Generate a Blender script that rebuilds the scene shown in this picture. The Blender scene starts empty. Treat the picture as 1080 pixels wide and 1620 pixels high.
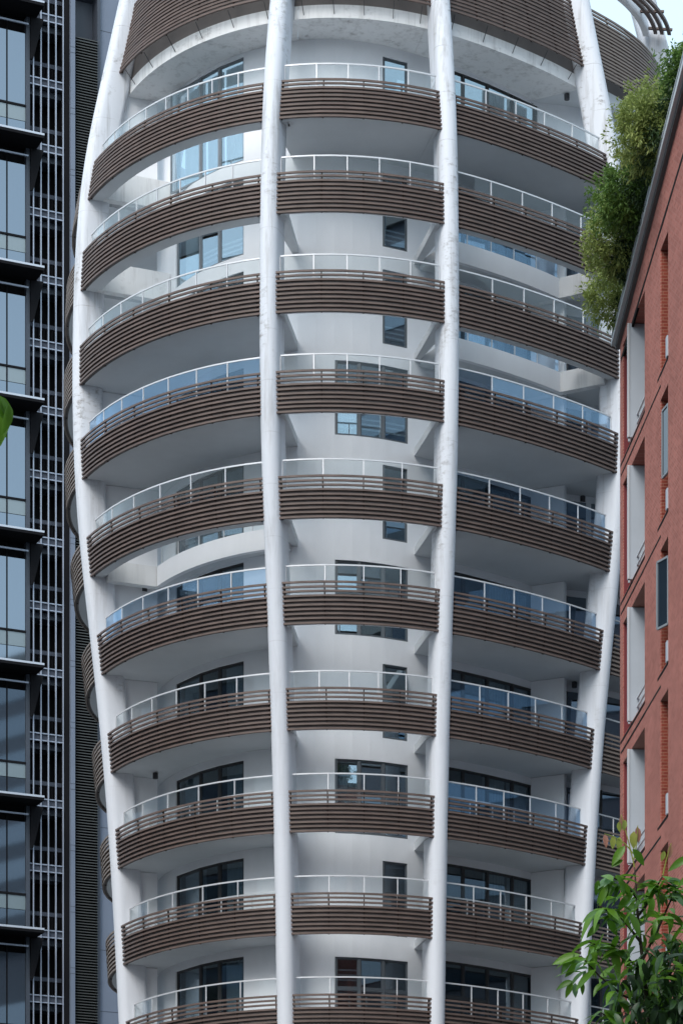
import bpy, math, random
import numpy as np
from mathutils import Vector, Matrix

random.seed(7)
S = bpy.context.scene
COL = S.collection

# ------------------------------------------------------------------ camera
F, CX, YH = 4500.0, 540.0, 2450.0          # focal length / principal x / horizon, in photo pixels
CAMZ = 1.6
cam = bpy.data.cameras.new('camera'); camo = bpy.data.objects.new('camera', cam); COL.objects.link(camo)
camo.location = (0, 0, CAMZ); camo.rotation_euler = (math.radians(90), 0, 0)
cam.sensor_fit = 'VERTICAL'; cam.sensor_height = 36.0; cam.lens = F / 1620 * 36
cam.shift_y = (YH - 810) / 1620.0; cam.clip_start = 0.5; cam.clip_end = 4000
S.camera = camo

# ------------------------------------------------------------------ sky, sun, exposure
SUN_EL, SUN_AZ = math.radians(44), math.radians(208)     # azimuth clockwise from +Y: behind the camera, to the left
w = bpy.data.worlds.new('World'); S.world = w; w.use_nodes = True
nt = w.node_tree; nt.nodes.clear()
wo = nt.nodes.new('ShaderNodeOutputWorld'); bg = nt.nodes.new('ShaderNodeBackground'); sk = nt.nodes.new('ShaderNodeTexSky')
sk.sky_type = 'NISHITA'; sk.sun_disc = False; sk.sun_elevation = SUN_EL; sk.sun_rotation = SUN_AZ
sk.air_density = 1.0; sk.dust_density = 5.0; sk.ozone_density = 1.0
bg.inputs['Strength'].default_value = 0.13
# thin bright overcast over the clear sky: soft cloud noise mixed in, all round the dome
wtc = nt.nodes.new('ShaderNodeTexCoord'); wn_ = nt.nodes.new('ShaderNodeTexNoise'); wn_.inputs['Scale'].default_value = 2.2; wn_.inputs['Detail'].default_value = 6
wmr = nt.nodes.new('ShaderNodeMapRange'); wmr.inputs[1].default_value = .35; wmr.inputs[2].default_value = .65; wmr.inputs[3].default_value = .72; wmr.inputs[4].default_value = .95
wmx = nt.nodes.new('ShaderNodeMix'); wmx.data_type = 'RGBA'; wmx.inputs[7].default_value = (2.8, 3.6, 4.2, 1)
nt.links.new(wtc.outputs['Generated'], wn_.inputs['Vector']); nt.links.new(wn_.outputs[0], wmr.inputs[0]); nt.links.new(wmr.outputs[0], wmx.inputs[0])
nt.links.new(sk.outputs[0], wmx.inputs[6]); nt.links.new(wmx.outputs[2], bg.inputs[0]); nt.links.new(bg.outputs[0], wo.inputs[0])
sl = bpy.data.lights.new('sun', 'SUN'); slo = bpy.data.objects.new('sun', sl); COL.objects.link(slo)
sl.energy = 0.95; sl.angle = math.radians(34); sl.color = (1.0, 0.98, 0.955)
sd = Vector((math.sin(SUN_AZ) * math.cos(SUN_EL), math.cos(SUN_AZ) * math.cos(SUN_EL), math.sin(SUN_EL)))
slo.rotation_euler = sd.to_track_quat('Z', 'Y').to_euler(); slo.location = (-40, -40, 120)
S.view_settings.view_transform = 'Standard'; S.view_settings.look = 'None'
S.view_settings.gamma = 1.0; S.view_settings.exposure = 1.35

# ------------------------------------------------------------------ materials
def mat(name, col, rough=0.6, spec=0.3, metal=0.0, noise=0.0, nscale=2.0, bump=0.0, bscale=8.0, stretch=(1, 1, 1)):
    m = bpy.data.materials.new(name); m.use_nodes = True
    t = m.node_tree; b = t.nodes['Principled BSDF']
    b.inputs['Roughness'].default_value = rough; b.inputs['Metallic'].default_value = metal
    b.inputs['Specular IOR Level'].default_value = spec
    b.inputs['Base Color'].default_value = (*col, 1)
    if noise or bump:
        tc = t.nodes.new('ShaderNodeTexCoord'); mp = t.nodes.new('ShaderNodeMapping'); mp.inputs['Scale'].default_value = stretch
        t.links.new(tc.outputs['Object'], mp.inputs[0])
    if noise:
        n = t.nodes.new('ShaderNodeTexNoise'); n.inputs['Scale'].default_value = nscale; n.inputs['Detail'].default_value = 6; n.inputs['Roughness'].default_value = 0.65
        t.links.new(mp.outputs[0], n.inputs['Vector'])
        mr = t.nodes.new('ShaderNodeMapRange'); mr.inputs[1].default_value = 0.3; mr.inputs[2].default_value = 0.7
        mr.inputs[3].default_value = 1 - noise; mr.inputs[4].default_value = 1 + noise * 0.6
        t.links.new(n.outputs[0], mr.inputs[0])
        mx = t.nodes.new('ShaderNodeVectorMath'); mx.operation = 'SCALE'; mx.inputs[0].default_value = col
        t.links.new(mr.outputs[0], mx.inputs['Scale']); t.links.new(mx.outputs[0], b.inputs['Base Color'])
    if bump:
        n2 = t.nodes.new('ShaderNodeTexNoise'); n2.inputs['Scale'].default_value = bscale; n2.inputs['Detail'].default_value = 5
        t.links.new(mp.outputs[0], n2.inputs['Vector'])
        bp = t.nodes.new('ShaderNodeBump'); bp.inputs['Strength'].default_value = bump; bp.inputs['Distance'].default_value = 0.02
        t.links.new(n2.outputs[0], bp.inputs['Height']); t.links.new(bp.outputs[0], b.inputs['Normal'])
    return m

def glassmat(name, tint, fac, rough=0.02, gcol=(1, 1, 1), ior=1.5):
    m = bpy.data.materials.new(name); m.use_nodes = True; t = m.node_tree; t.nodes.clear()
    o = t.nodes.new('ShaderNodeOutputMaterial'); mx = t.nodes.new('ShaderNodeMixShader')
    tr = t.nodes.new('ShaderNodeBsdfTransparent'); tr.inputs[0].default_value = (*tint, 1)
    gl = t.nodes.new('ShaderNodeBsdfGlossy'); gl.inputs['Roughness'].default_value = rough; gl.inputs[0].default_value = (*gcol, 1)
    lw = t.nodes.new('ShaderNodeLayerWeight'); lw.inputs[0].default_value = 0.5
    pw = t.nodes.new('ShaderNodeMath'); pw.operation = 'POWER'; pw.inputs[1].default_value = 4.0; t.links.new(lw.outputs['Facing'], pw.inputs[0])
    ad = t.nodes.new('ShaderNodeMath'); ad.operation = 'ADD'; ad.inputs[1].default_value = fac; ad.use_clamp = True
    t.links.new(pw.outputs[0], ad.inputs[0]); t.links.new(ad.outputs[0], mx.inputs[0])
    t.links.new(tr.outputs[0], mx.inputs[1]); t.links.new(gl.outputs[0], mx.inputs[2]); t.links.new(mx.outputs[0], o.inputs[0])
    return m

def stained(name, col, lo, hi, amount, streak=True):
    """white paint with grey blotches, flakes and run marks, heavier between the heights lo..hi (where the paint is peeling)"""
    m = mat(name, col, 0.55, 0.3, bump=0.12, bscale=9)
    t = m.node_tree; b = t.nodes['Principled BSDF']; L = t.links.new
    tc = t.nodes.new('ShaderNodeTexCoord')
    def nz(scale, detail, st):
        mp = t.nodes.new('ShaderNodeMapping'); mp.inputs['Scale'].default_value = st; L(tc.outputs['Object'], mp.inputs[0])
        n = t.nodes.new('ShaderNodeTexNoise'); n.inputs['Scale'].default_value = scale; n.inputs['Detail'].default_value = detail; n.inputs['Roughness'].default_value = 0.7
        L(mp.outputs[0], n.inputs['Vector']); return n.outputs[0]
    def rng(v, a, c, d=0.0, e=1.0):
        r = t.nodes.new('ShaderNodeMapRange'); r.inputs[1].default_value = a; r.inputs[2].default_value = c; r.inputs[3].default_value = d; r.inputs[4].default_value = e
        L(v, r.inputs[0]); return r.outputs[0]
    def mul(a, c, op='MULTIPLY'):
        x = t.nodes.new('ShaderNodeMath'); x.operation = op; x.use_clamp = True
        for i, v in enumerate((a, c)):
            if isinstance(v, (int, float)): x.inputs[i].default_value = v
            else: L(v, x.inputs[i])
        return x.outputs[0]
    sp = t.nodes.new('ShaderNodeSeparateXYZ'); L(tc.outputs['Object'], sp.inputs[0])
    hgt = rng(sp.outputs[2], lo, hi, 0.12, 1.0)
    flakes = rng(nz(3.6, 9, (1, 1, 1.9)), 0.50, 0.62)
    patch = rng(nz(0.75, 4, (1, 1, 0.45)), 0.52, 0.66)
    runs = rng(nz(3.5, 6, (1, 1, 0.07)), 0.5, 0.72)
    s = mul(mul(flakes, patch), hgt)
    if streak: s = mul(s, mul(mul(runs, 0.65), hgt), 'ADD')
    fz_ = t.nodes.new('ShaderNodeMath'); fz_.operation = 'MULTIPLY'; L(sp.outputs[2], fz_.inputs[0]); fz_.inputs[1].default_value = 1 / 1.6
    fq = t.nodes.new('ShaderNodeMath'); fq.operation = 'FRACT'; L(fz_.outputs[0], fq.inputs[0])
    jn = mul(rng(fq.outputs[0], 0.0, .022, 1.0, 0.0), mul(rng(nz(1.3, 3, (1, 1, 1)), .42, .62), hgt))     # faint casting joints
    s = mul(s, mul(jn, .55), 'ADD')
    s = mul(s, amount)
    mx = t.nodes.new('ShaderNodeMix'); mx.data_type = 'RGBA'
    mx.inputs[6].default_value = (*col, 1); mx.inputs[7].default_value = (0.24, 0.225, 0.215, 1)
    L(s, mx.inputs[0]); L(mx.outputs[2], b.inputs['Base Color'])
    return m

M = {}
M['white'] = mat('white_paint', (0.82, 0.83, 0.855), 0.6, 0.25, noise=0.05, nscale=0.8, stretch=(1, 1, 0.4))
M['column'] = stained('column_paint', (0.67, 0.69, 0.735), 22, 46, 1.0)
M['stainwhite'] = stained('weathered_white_paint', (0.76, 0.76, 0.76), 30, 44, 0.7)
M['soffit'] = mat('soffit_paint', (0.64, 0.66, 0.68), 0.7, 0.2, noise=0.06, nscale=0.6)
M['concrete'] = mat('upstand_paint', (0.17, 0.155, 0.15), 0.7, 0.2, noise=0.12, nscale=1.5)
M['slat'] = mat('brown_slat', (0.135, 0.096, 0.083), 0.5, 0.3, noise=0.3, nscale=1.7, stretch=(1, 1, 4))
M['slatside'] = mat('brown_slat_pale', (0.22, 0.175, 0.15), 0.5, 0.3, noise=0.15, nscale=1.5)  # lighter brown for the side bays
M['bracket'] = mat('dark_bracket', (0.045, 0.032, 0.028), 0.5, 0.3)
M['rail'] = mat('rail_metal', (0.60, 0.61, 0.63), 0.35, 0.5, metal=0.2)
M['glass'] = glassmat('balustrade_glass', (0.955, 0.972, 0.975), 0.018, 0.01, (0.95, 1, 1))
M['skyglass'] = glassmat('reflected_sky_glass', (0.80, 0.87, 0.93), 0.10, 0.01, (0.55, 0.78, 1.0))  # blue of the reflected sky put into tint and gloss colour
M['cglass'] = glassmat('sky_reflecting_glass', (0.80, 0.86, 0.88), 0.30, 0.012, (0.74, 0.88, 0.97))
M['wglass'] = glassmat('window_glass', (0.62, 0.69, 0.72), 0.13, 0.012, (0.78, 0.90, 1.0))
M['wframe'] = mat('slate_window_frame', (0.10, 0.115, 0.13), 0.4, 0.4)
M['dframe'] = mat('dark_window_frame', (0.05, 0.05, 0.052), 0.4, 0.4)
M['lframe'] = mat('grey_window_frame', (0.20, 0.22, 0.24), 0.4, 0.4)
M['curtain'] = mat('curtain_cloth', (0.80, 0.81, 0.82), 0.9, 0.1, noise=0.1, nscale=3)
M['interior'] = mat('interior_plaster', (0.35, 0.33, 0.31), 0.8, 0.1)
M['lamp'] = mat('lamp_housing', (0.06, 0.06, 0.065), 0.5, 0.3)
M['black'] = mat('black_recess', (0.008, 0.008, 0.009), 0.7, 0.1)
M['blackmetal'] = mat('black_metal_fin', (0.009, 0.009, 0.011), 0.75, 0.12)
M['bluegrey'] = mat('blue_grey_panel', (0.17, 0.20, 0.26), 0.4, 0.4, noise=0.07, nscale=0.4)
M['darkpanel'] = mat('dark_blue_grey_panel', (0.06, 0.07, 0.09), 0.4, 0.4, noise=0.1, nscale=0.4)
M['bar'] = mat('silver_bar', (0.38, 0.42, 0.50), 0.35, 0.5, metal=0.3)
M['silveredge'] = mat('pale_edge_trim', (0.55, 0.58, 0.64), 0.35, 0.5, metal=0.3)
M['louvre'] = mat('grey_louvre', (0.085, 0.09, 0.088), 0.5, 0.3)
M['coolgrey'] = mat('cool_grey_slab', (0.07, 0.08, 0.105), 0.6, 0.3)
M['gutter'] = mat('zinc_gutter', (0.50, 0.53, 0.56), 0.4, 0.4)
M['gutterdark'] = mat('dark_flashing', (0.10, 0.105, 0.11), 0.5, 0.3)
M['whitefin'] = mat('pale_grey_fin', (0.42, 0.46, 0.51), 0.5, 0.3, noise=0.04)
M['groove'] = mat('black_joint', (0.012, 0.011, 0.011), 0.8, 0.1)
M['trunk'] = mat('bark', (0.07, 0.055, 0.04), 0.9, 0.1, noise=0.4, nscale=14, bump=0.5, bscale=30)

def officeglass():
    m = bpy.data.materials.new('coated_office_glass'); m.use_nodes = True; b = m.node_tree.nodes['Principled BSDF']
    b.inputs['Base Color'].default_value = (0.012, 0.02, 0.026, 1); b.inputs['Roughness'].default_value = 0.03
    b.inputs['Specular IOR Level'].default_value = 0.5; b.inputs['IOR'].default_value = 3.6
    b.inputs['Specular Tint'].default_value = (0.76, 0.87, 1.0, 1)
    return m
M['oglass'] = officeglass()
M['dglass'] = mat('dark_pane', (0.02, 0.03, 0.04), 0.03, 0.5)
M['oband'] = mat('frosted_band', (0.17, 0.22, 0.24), 0.25, 0.5)
M['oband'].node_tree.nodes['Principled BSDF'].inputs['IOR'].default_value = 2.2

def brickmat(name, c1, c2, mortar, axes, scale_w=0.225, scale_h=0.075):
    m = bpy.data.materials.new(name); m.use_nodes = True; t = m.node_tree; b = t.nodes['Principled BSDF']; L = t.links.new
    tc = t.nodes.new('ShaderNodeTexCoord'); sp = t.nodes.new('ShaderNodeSeparateXYZ'); cb = t.nodes.new('ShaderNodeCombineXYZ')
    L(tc.outputs['Object'], sp.inputs[0]); L(sp.outputs[axes], cb.inputs[0]); L(sp.outputs[2], cb.inputs[1])
    br = t.nodes.new('ShaderNodeTexBrick'); L(cb.outputs[0], br.inputs['Vector'])
    br.inputs['Color1'].default_value = (*c1, 1); br.inputs['Color2'].default_value = (*c2, 1); br.inputs['Mortar'].default_value = (*mortar, 1)
    br.inputs['Scale'].default_value = 1.0; br.inputs['Brick Width'].default_value = scale_w; br.inputs['Row Height'].default_value = scale_h
    br.inputs['Mortar Size'].default_value = 0.009; br.inputs['Mortar Smooth'].default_value = 0.2
    n = t.nodes.new('ShaderNodeTexNoise'); n.inputs['Scale'].default_value = 0.9; n.inputs['Detail'].default_value = 7; L(tc.outputs['Object'], n.inputs['Vector'])
    r = t.nodes.new('ShaderNodeMapRange'); r.inputs[1].default_value = .3; r.inputs[2].default_value = .7; r.inputs[3].default_value = .90; r.inputs[4].default_value = 1.07; L(n.outputs[0], r.inputs[0])
    v = t.nodes.new('ShaderNodeVectorMath'); v.operation = 'SCALE'; L(br.outputs['Color'], v.inputs[0]); L(r.outputs[0], v.inputs['Scale'])
    L(v.outputs[0], b.inputs['Base Color']); b.inputs['Roughness'].default_value = 0.85; b.inputs['Specular IOR Level'].default_value = 0.15
    bp = t.nodes.new('ShaderNodeBump'); bp.inputs['Strength'].default_value = 0.6; bp.inputs['Distance'].default_value = 0.008; bp.invert = True
    L(br.outputs['Fac'], bp.inputs['Height']); L(bp.outputs[0], b.inputs['Normal'])
    return m
M['brick'] = brickmat('red_brick', (0.42, 0.15, 0.12), (0.30, 0.10, 0.08), (0.42, 0.23, 0.19), 1)
M['brickx'] = brickmat('deep_red_brick', (0.25, 0.055, 0.035), (0.19, 0.04, 0.028), (0.30, 0.13, 0.09), 0)
M['redpaint'] = mat('dark_red_reveal', (0.17, 0.03, 0.035), 0.6, 0.3)

def leafmat(name, c1, c2, trans=0.35, rough=0.4):
    m = bpy.data.materials.new(name); m.use_nodes = True; t = m.node_tree; b = t.nodes['Principled BSDF']; L = t.links.new
    tc = t.nodes.new('ShaderNodeTexCoord'); oi = t.nodes.new('ShaderNodeObjectInfo'); gi = t.nodes.new('ShaderNodeNewGeometry')
    ad = t.nodes.new('ShaderNodeMath'); ad.operation = 'ADD'; L(oi.outputs['Random'], ad.inputs[0]); L(gi.outputs['Random Per Island'], ad.inputs[1])
    fr = t.nodes.new('ShaderNodeMath'); fr.operation = 'FRACT'; L(ad.outputs[0], fr.inputs[0])
    mx = t.nodes.new('ShaderNodeMix'); mx.data_type = 'RGBA'; mx.inputs[6].default_value = (*c1, 1); mx.inputs[7].default_value = (*c2, 1)
    L(fr.outputs[0], mx.inputs[0]); L(mx.outputs[2], b.inputs['Base Color'])
    b.inputs['Roughness'].default_value = rough; b.inputs['Specular IOR Level'].default_value = 0.45
    o = t.nodes['Material Output']; tl = t.nodes.new('ShaderNodeBsdfTranslucent'); ms = t.nodes.new('ShaderNodeMixShader'); ms.inputs[0].default_value = trans
    L(mx.outputs[2], tl.inputs[0]); L(b.outputs[0], ms.inputs[1]); L(tl.outputs[0], ms.inputs[2]); L(ms.outputs[0], o.inputs[0])
    return m
M['leaf'] = leafmat('mature_leaf', (0.075, 0.185, 0.015), (0.18, 0.36, 0.03), .4, .35)
M['leafshade'] = leafmat('shaded_leaf', (0.012, 0.03, 0.008), (0.04, 0.10, 0.018), 0.15)  # shade inside the crown put into a darker leaf green
M['leafpink'] = leafmat('young_pink_leaf', (0.52, 0.22, 0.16), (0.55, 0.33, 0.18), 0.4)
M['leafyellow'] = leafmat('young_yellow_leaf', (0.48, 0.46, 0.10), (0.36, 0.46, 0.09), 0.4)
M['shrub_lime'] = leafmat('lime_shrub_leaf', (0.16, 0.215, 0.05), (0.36, 0.42, 0.13), 0.35, 0.6)
M['shrub_green'] = leafmat('green_shrub_leaf', (0.07, 0.15, 0.025), (0.15, 0.25, 0.05), 0.3, 0.6)
M['shrub_shade'] = leafmat('shaded_shrub_leaf', (0.02, 0.05, 0.015), (0.045, 0.09, 0.025), 0.2, 0.6)  # shrub interior shade put into the leaf colour

# ------------------------------------------------------------------ helpers
class MB:
    def __init__(s): s.v = []; s.f = []
    def quad(s, a, b, c, d):
        n = len(s.v); s.v += [tuple(a), tuple(b), tuple(c), tuple(d)]; s.f.append((n, n + 1, n + 2, n + 3))
    def hexa(s, p):      # p: 8 points, bottom ring 0-3, top ring 4-7
        n = len(s.v); s.v += [tuple(q) for q in p]
        for f in ((3, 2, 1, 0), (4, 5, 6, 7), (0, 1, 5, 4), (1, 2, 6, 5), (2, 3, 7, 6), (3, 0, 4, 7)): s.f.append(tuple(n + i for i in f))
    def box(s, x0, x1, y0, y1, z0, z1):
        s.hexa([(x0, y0, z0), (x1, y0, z0), (x1, y1, z0), (x0, y1, z0), (x0, y0, z1), (x1, y0, z1), (x1, y1, z1), (x0, y1, z1)])
    def bar(s, a, b, wd, dp, nrm):
        """bar from a to b; wd across, dp along the direction nrm"""
        a = Vector(a); b = Vector(b); t = (b - a).normalized(); n = Vector(nrm); n = (n - t * n.dot(t)).normalized(); c = t.cross(n)
        p = []
        for q in (a, b):
            for i, j in ((-1, -1), (1, -1), (1, 1), (-1, 1)): p.append(q + c * (i * wd / 2) + n * (j * dp / 2))
        s.hexa(p)
    def strip(s, loops, closed=True, caps=True):
        """loops: list of cross-section rings of equal length, swept into a tube"""
        n0 = len(s.v); m = len(loops[0])
        for l in loops: s.v += [tuple(q) for q in l]
        for i in range(len(loops) - 1):
            for j in range(m if closed else m - 1):
                k = (j + 1) % m
                s.f.append((n0 + i * m + j, n0 + i * m + k, n0 + (i + 1) * m + k, n0 + (i + 1) * m + j))
        if caps and closed:
            s.f.append(tuple(n0 + j for j in reversed(range(m)))); e = n0 + (len(loops) - 1) * m
            s.f.append(tuple(e + j for j in range(m)))
    def build(s, name, m, parent=None, smooth=False, kind=None, org=None, fix=True):
        me = bpy.data.meshes.new(name)
        o0 = Vector(org) if org is not None else (parent_org(parent) if parent else Vector((0, 0, 0)))
        me.from_pydata([tuple(Vector(v) - o0) for v in s.v], [], s.f)
        if fix:
            import bmesh
            bm = bmesh.new(); bm.from_mesh(me); bmesh.ops.recalc_face_normals(bm, faces=bm.faces); bm.to_mesh(me); bm.free()
        me.materials.append(M[m] if isinstance(m, str) else m)
        if smooth:
            me.polygons.foreach_set('use_smooth', [True] * len(me.polygons))
        ob = bpy.data.objects.new(name, me); COL.objects.link(ob)
        if parent: ob.parent = parent
        else: ob.location = o0
        if kind: ob['kind'] = kind
        return ob
def parent_org(o):
    p = Vector((0, 0, 0))
    while o is not None: p += o.location; o = o.parent
    return p
def thing(name, loc, label, cat, group=None):
    o = bpy.data.objects.new(name, None); COL.objects.link(o); o.location = loc; o.empty_display_size = 0.5
    o['label'] = label; o['category'] = cat
    if group: o['group'] = group
    return o
def at(px, py, Y):            # point seen at photo pixel (px, py) at depth Y
    return Vector(((px - CX) / F * Y, Y, CAMZ + (YH - py) / F * Y))
def smooth_interp(nodes):
    xs = np.array([a for a, _ in nodes]); ys = np.array([b for _, b in nodes])
    g = np.linspace(xs[0], xs[-1], 1200); v = np.interp(g, xs, ys)
    step = g[1] - g[0]; k = np.exp(-0.5 * (np.arange(-90, 91) * step / 1.3) ** 2); k /= k.sum()
    vp = np.concatenate([2 * v[0] - v[90:0:-1], v, 2 * v[-1] - v[-2:-92:-1]]); v = np.convolve(vp, k, 'valid')
    return lambda h: float(np.interp(h, g, v))

# ------------------------------------------------------------------ ground
gm = mat('asphalt_ground', (0.13, 0.13, 0.125), 0.9, 0.1, noise=0.3, nscale=0.5)
g = MB(); g.quad((-1500, -1500, 0), (1500, -1500, 0), (1500, 1500, 0), (-1500, 1500, 0)); go = g.build('ground', gm); go['kind'] = 'structure'

# ================================================================== EGG-SHAPED TOWER
TX, TY = 0.925, 98.86
DH = [-.122, -.005, .034, .107, .065, .029, -.029, -.028, -.051, -.06]
HK = {k: CAMZ + 46.594 - (k - 1) * 3.2 + DH[k - 1] for k in range(1, 11)}     # top of the slats of band k
HK[11] = HK[10] - 3.2
RK = {1: 9.408, 2: 9.696, 3: 9.767, 4: 9.756, 5: 9.562, 6: 9.186, 7: 8.839, 8: 8.586, 9: 8.404, 10: 8.25}
K0_BOT, K0_TOP = CAMZ + 49.55, CAMZ + 52.0
Rslat = smooth_interp([(0, 7.4), (11, 7.95)] + [(HK[k], RK[k]) for k in range(10, 0, -1)] + [(K0_BOT, 8.44), (K0_TOP, 7.98), (58, 7.2), (64, 5.6)])
Rcol = smooth_interp([(0, 7.54), (11, 8.09)] + [(HK[k], RK[k] + .13) for k in range(10, 1, -1)] + [(HK[1], 9.58), (K0_BOT, 8.93), (K0_TOP, 8.42), (58, 7.5), (64, 5.9)])
def g_front(t):
    return 1 - .063 * math.sin(2 * t) - .095 * math.cos(2 * t) - .013 * math.sin(3 * t) + .05 * math.cos(3 * t)
G1 = 1.10; g1v = g_front(G1); g1d = (g_front(G1) - g_front(G1 - .02)) / .02
def gfun(t):
    if -2.1 <= t <= G1: return g_front(t)
    if t < -2.1: return g_front(-2.1) + (1.12 - g_front(-2.1)) * min(1, (-2.1 - t) / 1.0)
    if t <= 1.75:
        u = (t - G1) / (1.75 - G1); d = 1.75 - G1
        h00 = 2 * u**3 - 3 * u**2 + 1; h10 = u**3 - 2 * u**2 + u; h01 = -2 * u**3 + 3 * u**2; h11 = u**3 - u**2
        return h00 * g1v + h10 * d * g1d + h01 * 1.32 + h11 * d * 0.35
    return 1.32 - (1.32 - 1.12) * min(1, (t - 1.75) / 1.3)
def P(t, R, z):
    r = R * gfun(t); return Vector((TX + r * math.sin(t), TY - r * math.cos(t), z))
def ER(t): return Vector((math.sin(t), -math.cos(t), 0))
def Rwall(t):
    u = min(1, max(0, (t + .35) / .75)); u = u * u * (3 - 2 * u)
    return (6.84 + (6.30 - 6.84) * u)
def PW(t, z, dr=0.0):
    gg = min(gfun(t), 1.07); r = Rwall(t) * gg + dr
    if t > 1.16: r += 3.2 * min(1, (t - 1.16) / .42) * (1 if t < 2.2 else max(0, 1 - (t - 2.2) / .7))
    return Vector((TX + r * math.sin(t), TY - r * math.cos(t), z))
_T = np.linspace(-1.15, 1.2, 600)
_XW = np.array([CX + F * PW(t, 0).x / PW(t, 0).y for t in _T])
def th_wall(px): return float(np.interp(px, _XW, _T))
def th_ring(px, R):
    xs = np.array([CX + F * P(t, R, 0).x / P(t, R, 0).y for t in _T]); return float(np.interp(px, xs, _T))
A_L1, A_LR, A_CL, A_CR, A_RL, A_R1 = -1.206, -.362, -.318, .267, .320, 1.104
COLS = {'L1': -1.232, 'L2': -.340, 'R2': .2935, 'R1': 1.128, 'R0': 1.745, 'L0': -2.15}
BAYS = {'L': (A_L1, A_LR), 'C': (A_CL, A_CR), 'R': (A_RL, A_R1), 'SL': (-2.12, -1.262), 'SR': (1.155, 1.725)}
BAND = 1.31; SLH, SLD, PITCH = .061, .055, .1389
def lin(a, b, n): return [a + (b - a) * i / n for i in range(n + 1)]

tower = thing('apartment_tower', (TX, TY, 0), 'white egg-shaped apartment tower with brown slatted curved balconies', 'tower')

def arc_tube(mb, ths, sect):
    """sect(t) -> list of points of the cross-section ring at angle t"""
    mb.strip([sect(t) for t in ths])
def rect_sect(r0f, r1f, z0, z1):
    return lambda t: [P(t, r0f, z0), P(t, r1f, z0), P(t, r1f, z1), P(t, r0f, z1)]
def slat_mesh(mb, a, b, zt, R, n):
    ths = lin(a, b, n); jr = random.uniform(-.006, .006); jz = random.uniform(-.004, .004)
    arc_tube(mb, ths, rect_sect(R - SLD + jr, R + jr, zt - SLH + jz, zt + jz))

# columns ------------------------------------------------------------
def column(name, th, ztop=63.0):
    e = ER(th); tg = Vector((math.cos(th), math.sin(th), 0)); W, D = .302, 1.02
    sec = []
    for i in range(13):
        a = math.pi * i / 12; sec.append((W * math.cos(a), -W + W * math.sin(a)))
    for i in range(9):
        a = math.pi + math.pi * i / 8; sec.append((W * math.cos(a), -(D - W * .6) + W * .6 * math.sin(a)))
    mb = MB(); loops = []
    z = 0.0
    while z < ztop:
        r = Rcol(z) * gfun(th); c = Vector((TX, TY, z)) + e * r
        loops.append([c + tg * u + e * v for u, v in sec]); z += 0.7
    mb.strip(loops); mb.build('column', 'column', tower, smooth=True)
for n_, t_ in COLS.items(): column(n_, t_)

# balcony bands ------------------------------------------------------
OPEN_RING = {('L', 1): 'ring', ('L', 2): 'ring', ('L', 5): 'inner', ('R', 2): 'inner', ('R', 3): 'inner'}
n_single = 0
def screen(bay, k, ztop, count, singles):
    """slatted band of one bay: support brackets (part) with its slats (sub-parts)"""
    global n_single
    a, b = BAYS[bay]; n = 8 if bay == 'C' else (14 if bay in 'LR' else 12)
    npost = {'C': 5, 'L': 6, 'R': 6}.get(bay, 5)
    main_ = bay in ('L', 'C', 'R'); zr = ztop - PITCH * (count - 1)
    fr = MB(); arc_tube(fr, lin(a + .004, b - .004, n), rect_sect(Rslat(zr) - SLD - .026, Rslat(zr) - SLD - .004, zr - .05, zr - .005))
    f = fr.build('balcony_screen', 'bracket', tower)
    joined = MB()
    for i in range(npost):
        t = a + .014 + (b - a - .028) * i / (npost - 1)
        z1 = ztop - .01; z0 = ztop - PITCH * (count - 1) - SLH - .005
        R0, R1 = Rslat(z0) - SLD - .05, Rslat(z1) - SLD - .03
        br = MB() if main_ else joined
        br.bar(P(t, R0, z0), P(t, R1, z1), .036, .05, ER(t))
        if main_: br.build('bracket', 'bracket', f)
    if joined.v: joined.build('bracket', 'bracket', f, kind='stuff')
    rest = MB()
    m = 'slat' if bay in ('L', 'C', 'R') else 'slatside'
    for i in range(count):
        zt = ztop - PITCH * i
        if singles(i):
            mb = MB(); slat_mesh(mb, a, b, zt, Rslat(zt), n); mb.build('slat', m, f); n_single += 1
        else: slat_mesh(rest, a, b, zt, Rslat(zt), n)
    if rest.v: rest.build('slat', m, f, kind='stuff')
    return f
def upstand(bay, k, z0, z1, off=.075, th=.08, m='concrete', ext=.03):
    a, b = BAYS[bay]; mb = MB()
    arc_tube(mb, lin(a - ext, b + ext, 14), lambda t: [P(t, Rslat(z0) - off - th, z0), P(t, Rslat(z0) - off, z0), P(t, Rslat(z1) - off, z1), P(t, Rslat(z1) - off - th, z1)])
    uo = mb.build('upstand', m, tower)
    mb = MB(); o2 = off + th + .003
    arc_tube(mb, lin(a - ext, b + ext, 14), lambda t: [P(t, Rslat(z0) - o2 - .06, z0 + .002), P(t, Rslat(z0) - o2, z0 + .002), P(t, Rslat(z1) - o2, z1 + .012), P(t, Rslat(z1) - o2 - .06, z1 + .012)])
    mb.build('inner_lining', 'white', uo)
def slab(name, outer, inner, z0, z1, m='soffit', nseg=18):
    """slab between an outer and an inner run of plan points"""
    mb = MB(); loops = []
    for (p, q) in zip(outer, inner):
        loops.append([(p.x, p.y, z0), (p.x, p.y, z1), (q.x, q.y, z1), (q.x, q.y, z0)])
    mb.strip(loops); return mb.build(name, m, tower)
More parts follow.
